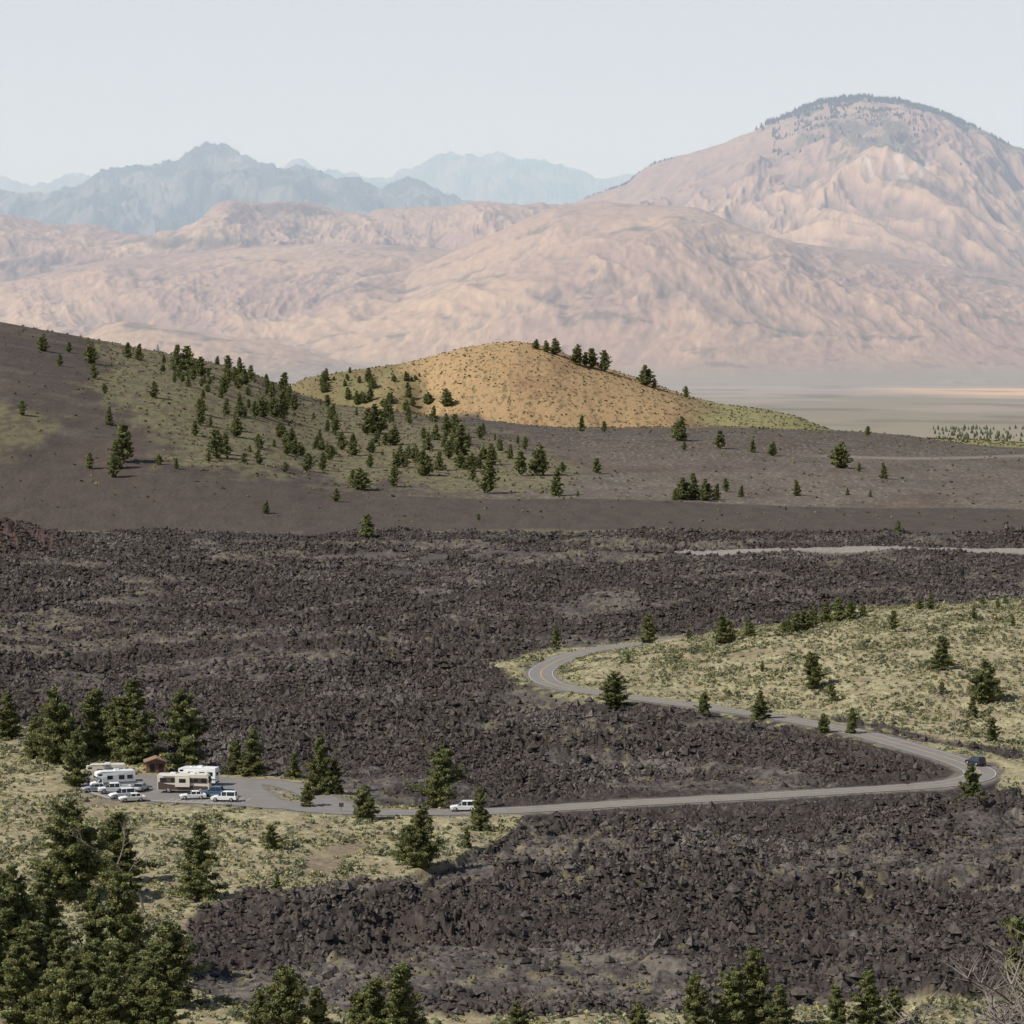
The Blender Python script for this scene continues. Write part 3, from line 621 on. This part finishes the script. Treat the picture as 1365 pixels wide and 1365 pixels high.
def car(u,v,hd,mat,kind='car',name='parked_car'):
    e=empty(name,u,v,hd); suv=kind=='suv'; L=2.3; hw=.9; hb=1.02 if suv else .92; hr=1.78 if suv else 1.45
    prism('body',[(-L,.35,hw-.06),(-L-.03,.6,hw),(-L+.03,hb-.02,hw-.02),(-L+.3,hb,hw-.03),(1.0,hb,hw-.03),(1.9,hb-.1,hw-.06),(L-.05,hb-.25,hw-.1),(L,.5,hw-.08),(L-.08,.3,hw-.1)],mat,e,.07)
    xr=-2.15 if suv else -1.75
    prism('cabin_glass',[(xr,hb-.03,hw-.08),(xr+.15 if suv else xr+.6,hr-.06,hw-.22),(.15,hr-.06,hw-.22),(1.05,hb-.03,hw-.08)],M_glass,e,.02)
    prism('roof',[(xr+.13 if suv else xr+.58,hr-.07,hw-.2),(xr+.3 if suv else xr+.75,hr,hw-.27),(.0,hr,hw-.27),(.2,hr-.07,hw-.2)],mat,e,.02)
    for k,px in enumerate([xr+.12 if suv else xr+.42,-.55,.35]):
        for sy in(-1,1): 
            t=prism('pillar_%d'%k,[(px-.06,hb-.02,.02),(px+.06,hb-.02,.02),(px+.03,hr-.08,.02),(px-.05,hr-.08,.02)],mat,e,0,0)
            t.location=(0,sy*(hw-.075),0)
            for vv in t.data.vertices:
                if vv.co.z>hb+.1: vv.co.y-=sy*.14
    for sx in(-1.4,1.4):
        for sy in(-1,1): wheel('wheel',sx,sy*(hw-.11),.36 if suv else .33,.24,e)
    for sy in(-.62,.62):
        box('headlight',L-.12,L+.005,sy-.18,sy+.18,.62,.76,M_lamp,e,.01); box('tail_light',-L-.035,-L+.05,sy-.16,sy+.16,.7,.88,M_red,e,.01)
    box('bumper_front',L-.1,L+.05,-hw+.12,hw-.12,.3,.46,M_trim,e); box('bumper_rear',-L-.08,-L+.1,-hw+.1,hw-.1,.32,.5,M_trim,e)
    return e
def pickup(u,v,hd,mat,name='pickup_truck'):
    e=empty(name,u,v,hd); hw=.98
    prism('body',[(-2.9,.5,hw),(-2.92,1.05,hw),(1.5,1.1,hw),(2.6,1.02,hw-.04),(2.85,.9,hw-.08),(2.88,.5,hw-.05)],mat,e,.06)
    box('truck_bed_liner',-2.8,-.95,-.8,.8,1.06,1.12,M_trim,e)
    for sy in(-1,1): box('bed_side',-2.88,-.95,sy*.9-.06,sy*.9+.06,1.05,1.32,mat,e)
    box('tailgate',-2.92,-2.82,-.84,.84,1.05,1.32,mat,e)
    prism('cabin_glass',[(-1.0,1.08,.9),(-.85,1.78,.74),(.75,1.78,.74),(1.55,1.08,.9)],M_glass,e,.02)
    prism('roof',[(-.88,1.77,.77),(-.78,1.86,.7),(.6,1.86,.7),(.78,1.77,.77)],mat,e,.02)
    for k,px in enumerate([-.9,-.05,.9]):
        for sy in(-1,1): box('pillar_%d'%k,px-.05,px+.05,sy*.84-.03,sy*.84+.03,1.08,1.78 if k<2 else 1.6,mat,e,.01)
    for sx in(-1.85,1.85):
        for sy in(-1,1): wheel('wheel',sx,sy*.86,.42,.28,e)
    for sy in(-.7,.7): box('headlight',2.8,2.9,sy-.17,sy+.17,.78,.94,M_lamp,e,.01); box('tail_light',-2.95,-2.88,sy*1.25-.08,sy*1.25+.08,.85,1.15,M_red,e,.01)
    box('grille',2.84,2.9,-.5,.5,.65,.95,M_trim,e,.01)
    return e
def class_c(u,v,hd,mat,name='motorhome'):
    e=empty(name,u,v,hd); hw=1.2
    prism('coach_body',[(-3.9,.55,hw),(-3.9,3.15,hw),(-3.75,3.25,hw-.05),(2.2,3.25,hw-.05),(3.05,3.0,hw-.12),(3.1,2.35,hw-.12),(2.2,2.05,hw),(1.9,.55,hw)],mat,e,.05)
    prism('cab',[(1.88,.45,.98),(1.88,2.1,.86),(2.25,2.12,.86),(2.95,1.38,.93),(3.85,1.2,.88),(3.95,.5,.86)],mat,e,.05)
    prism('windscreen',[(2.42,1.98,.80),(2.50,2.0,.80),(3.03,1.40,.88),(2.96,1.38,.88)],M_glass,e,0)
    for sy in(-1,1):
        prism('cab_side_window',[(2.0,1.38,.015),(2.0,1.92,.015),(2.25,1.92,.015),(2.75,1.38,.015)],M_glass,e,0).location=(0,sy*.93,0)
        for a,b,c,d in [(-3.4,-2.4,1.8,2.5),(-1.9,-.9,1.75,2.5),(.2,1.2,1.8,2.5),(2.1,2.8,2.5,2.85)]: box('side_window',a,b,sy*(hw-.005)-.02-( .06 if a>2 else 0)*sy,sy*(hw-.005)+.02-(.06 if a>2 else 0)*sy,c,d,M_glass,e,0)
        box('stripe',-3.85,1.85,sy*hw-.012,sy*hw+.012,1.12,1.3,M_stripe,e,0); box('stripe_lower',-3.85,1.85,sy*hw-.012,sy*hw+.012,.95,1.02,M_blue,e,0)
        for sx,r in((-2.3,.42),(2.95,.42)): wheel('wheel',sx,sy*(hw-.14 if sx<0 else .84),r,.28,e)
        box('headlight',3.86,3.97,sy*.62-.14,sy*.62+.14,.8,1.0,M_lamp,e,.01)
    box('entry_door',-.55,.05,-hw-.015,-hw+.01,.7,2.6,M_cream,e,0)
    box('roof_air_conditioner',-1.2,-.3,-.4,.4,3.24,3.5,M_white,e,.05); box('roof_vent',.8,1.2,-.2,.2,3.24,3.38,M_white,e,.03)
    box('rear_window',-3.92,-3.88,-.6,.6,1.8,2.4,M_glass,e,0); box('rear_bumper',-4.02,-3.88,-1.05,1.05,.5,.7,M_trim,e)
    return e
def class_a(u,v,hd,mat,name='motorhome'):
    e=empty(name,u,v,hd); hw=1.25
    prism('coach_body',[(-4.6,.45,hw),(-4.62,3.2,hw),(-4.45,3.3,hw-.06),(4.1,3.3,hw-.06),(4.45,3.05,hw-.1),(4.65,1.6,hw-.06),(4.6,.45,hw-.06)],mat,e,.07)
    prism('windscreen',[(4.50,2.85,1.1),(4.53,2.85,1.1),(4.68,1.65,1.12),(4.60,1.65,1.12)],M_glass,e,0)
    for sy in(-1,1):
        box('side_graphic_lower',-4.5,4.3,sy*(hw)-.012,sy*hw+.012,.6,1.25,M_stripe,e,0)
        prism('side_graphic_sweep',[(-4.5,1.25,.012),(-4.5,2.0,.012),(-2.8,1.6,.012),(0,1.4,.012),(3.5,1.25,.012)],M_stripe,e,0).location=(0,sy*(hw+.004),0)
        box('side_window_band',-4.2,4.2,sy*hw-.016,sy*hw+.016,1.85,2.7,M_stripe,e,0)
        for a,b in [(-4,-3),(-2.2,-1.1),(-.5,.7),(1.9,2.6),(3.2,4.1)]: box('side_window',a,b,sy*hw-.02,sy*hw+.02,1.9,2.65,M_glass,e,0)
        for sx in(-2.6,3.1): wheel('wheel',sx,sy*(hw-.15),.5,.3,e)
        box('headlight',4.58,4.68,sy*.9-.2,sy*.9+.2,.8,1.05,M_lamp,e,.01); box('mirror',4.5,4.62,sy*1.42-.08,sy*1.42+.08,1.9,2.35,M_trim,e,.01)
    box('slide_out',-1.4,1.2,-hw-.35,-hw+.05,1.15,2.9,mat,e,.03); box('slide_out_window',-.7,.5,-hw-.365,-hw-.345,1.9,2.6,M_glass,e,0)
    box('awning',-3.8,1.0,-hw-.14,-hw-.02,3.0,3.14,M_white,e,.03); box('roof_air_conditioner',-2.5,-1.5,-.4,.4,3.29,3.55,M_white,e,.05); box('roof_air_conditioner_rear',1,2,-.4,.4,3.29,3.55,M_white,e,.05)
    return e
class_a(246,1056,math.radians(-4),M_cream); class_c(262,1046,math.radians(168),M_white)
class_c(138,1042,math.radians(190),M_cream); class_c(150,1051,math.radians(200),M_white)
pickup(152,1057,math.radians(195),M_white); car(163,1064,math.radians(205),M_white,'suv'); car(176,1068,math.radians(200),M_white)
car(188,1054,math.radians(75),M_silver); car(257,1065,math.radians(190),M_white); pickup(289,1062,math.radians(170),M_blue); car(299,1068,math.radians(172),M_white,'suv'); car(127,1055,math.radians(200),M_silver)
car(618,1081,math.radians(183),M_white,'suv','car'); car(1300,1020,math.radians(118),M_dark,'suv','car')
M_wall=flat_mat('brown_siding',(.22,.12,.08),.85,.2,0,.15,2); M_roof=flat_mat('roof_metal',(.26,.17,.12),.6,.3)
x,y,z=ground(208,1031); e=bpy.data.objects.new('restroom_building',None); scene.collection.objects.link(e); e.location=(x,y,z); e.rotation_euler[2]=.15
box('walls',-1.9,1.9,-1.6,1.6,-.2,2.3,M_wall,e,.02)
prism('roof',[(-2.3,2.25,2.1),(0,3.0,2.1),(2.3,2.25,2.1),(2.3,2.4,2.1),(0,3.16,2.1),(-2.3,2.4,2.1)],M_roof,e,0)
prism('gable',[(-1.88,2.3,1.55),(1.88,2.3,1.55),(0,2.93,1.55)],M_wall,e,0)
box('door',-1.2,-.3,-1.63,-1.59,0,2.05,M_trim,e,0); box('door_right',.4,1.3,-1.63,-1.59,0,2.05,M_trim,e,0); box('vent_window',-.15,.25,-1.63,-1.59,1.7,2.1,M_glass,e,0); box('vent_pipe',1.2,1.4,.3,.5,2.6,3.7,M_trim,e,0)
def sign(u,v,mat,h=2.0):
    x,y,z=ground(u,v); e=bpy.data.objects.new('roadside_sign',None); scene.collection.objects.link(e); e.location=(x,y,z)
    box('post',-.05,.05,-.05,.05,-.2,h,M_dead,e,0); box('panel',-.4,.4,-.09,-.055,h-.7,h,mat,e,0)
sign(455,1086,M_stripe); sign(372,1036,M_stripe,1.5); sign(1210,1052,M_stripe,1.6)
# ---------------- haze volumes
def haze(name,y0,y1,z1,dens,colr,emi,ecol):
    m=bpy.data.materials.new(name); m.use_nodes=True; nt=m.node_tree; nt.nodes.clear()
    out=nt.nodes.new('ShaderNodeOutputMaterial'); vs=nt.nodes.new('ShaderNodeVolumeScatter'); vs.inputs['Color'].default_value=(*colr,1); vs.inputs['Density'].default_value=dens; vs.inputs['Anisotropy'].default_value=0.
    em=nt.nodes.new('ShaderNodeEmission'); em.inputs[0].default_value=(*ecol,1); em.inputs[1].default_value=emi  # added glow, stands in for light scattered more than once in the haze
    ad=nt.nodes.new('ShaderNodeAddShader'); nt.links.new(vs.outputs[0],ad.inputs[0]); nt.links.new(em.outputs[0],ad.inputs[1]); nt.links.new(ad.outputs[0],out.inputs['Volume'])
    V=[(a,b,c) for a in(-45000,45000) for b in(y0,y1) for c in(-300,z1)]
    me=bpy.data.meshes.new(name); me.from_pydata(V,[],[(0,1,3,2),(4,6,7,5),(0,4,5,1),(2,3,7,6),(0,2,6,4),(1,5,7,3)]); me.update()
    add_obj(name,me,m)
haze('atmospheric_haze',2700,19400,3600,5.2e-5,(.74,.85,1),1.5e-5,(.62,.76,1))
haze('atmospheric_haze',19410,66000,3600,8.5e-5,(.62,.84,1),3.2e-5,(.46,.76,.95))
# ---------------- light
el=math.radians(43); az=math.atan2(-.9,-.42)
dv=(math.sin(az)*math.cos(el),math.cos(az)*math.cos(el),math.sin(el))
sl=bpy.data.lights.new('sun','SUN'); sl.energy=5.; sl.angle=math.radians(.6); sl.color=(1,.95,.86)
so=bpy.data.objects.new('sun',sl); scene.collection.objects.link(so)
from mathutils import Vector
so.rotation_euler=Vector(dv).to_track_quat('Z','Y').to_euler()
w=bpy.data.worlds.new('World'); scene.world=w; w.use_nodes=True; nt=w.node_tree; bg=nt.nodes['Background']
sk=nt.nodes.new('ShaderNodeTexSky'); sk.sky_type='NISHITA'; sk.sun_disc=False; sk.sun_elevation=el; sk.sun_rotation=az; sk.air_density=1.; sk.dust_density=1.; sk.altitude=1800
tc=nt.nodes.new('ShaderNodeTexCoord'); sp=nt.nodes.new('ShaderNodeSeparateXYZ'); nt.links.new(tc.outputs['Generated'],sp.inputs[0])
rp=nt.nodes.new('ShaderNodeValToRGB'); nt.links.new(sp.outputs['Z'],rp.inputs[0])
e_=rp.color_ramp.elements; e_[0].position=0; e_[0].color=(.95,.95,.95,1); e_[1].position=.46; e_[1].color=(.05,.05,.05,1); a=rp.color_ramp.elements.new(.14); a.color=(.97,.97,.97,1)
# thin smoke layers give the sky faint horizontal streaks
mp=nt.nodes.new('ShaderNodeMapping'); mp.inputs['Scale'].default_value=(3,3,38); nt.links.new(tc.outputs['Generated'],mp.inputs['Vector'])
nz=nt.nodes.new('ShaderNodeTexNoise'); nz.inputs['Scale'].default_value=1.6; nz.inputs['Detail'].default_value=4; nt.links.new(mp.outputs[0],nz.inputs['Vector'])
sm=nt.nodes.new('ShaderNodeMix'); sm.data_type='RGBA'; sm.inputs[6].default_value=(4.95,4.95,4.85,1); sm.inputs[7].default_value=(5.75,5.5,5.25,1); nt.links.new(nz.outputs['Fac'],sm.inputs[0])
mx=nt.nodes.new('ShaderNodeMix'); mx.data_type='RGBA'; nt.links.new(sm.outputs[2],mx.inputs[7])
nt.links.new(rp.outputs[0],mx.inputs[0]); nt.links.new(sk.outputs[0],mx.inputs[6]); nt.links.new(mx.outputs[2],bg.inputs[0]); bg.inputs[1].default_value=.1
# ---------------- camera
cd=bpy.data.cameras.new('camera'); co_=bpy.data.objects.new('camera',cd); scene.collection.objects.link(co_); scene.camera=co_
cd.sensor_width=36; cd.lens=36*F/1365; cd.clip_start=1; cd.clip_end=200000
co_.location=(0,0,H); co_.rotation_euler=(math.pi/2-P,0,0)
scene.view_settings.view_transform='Standard'; scene.view_settings.look='None'; scene.view_settings.exposure=0
print('done',time.time()-T0)
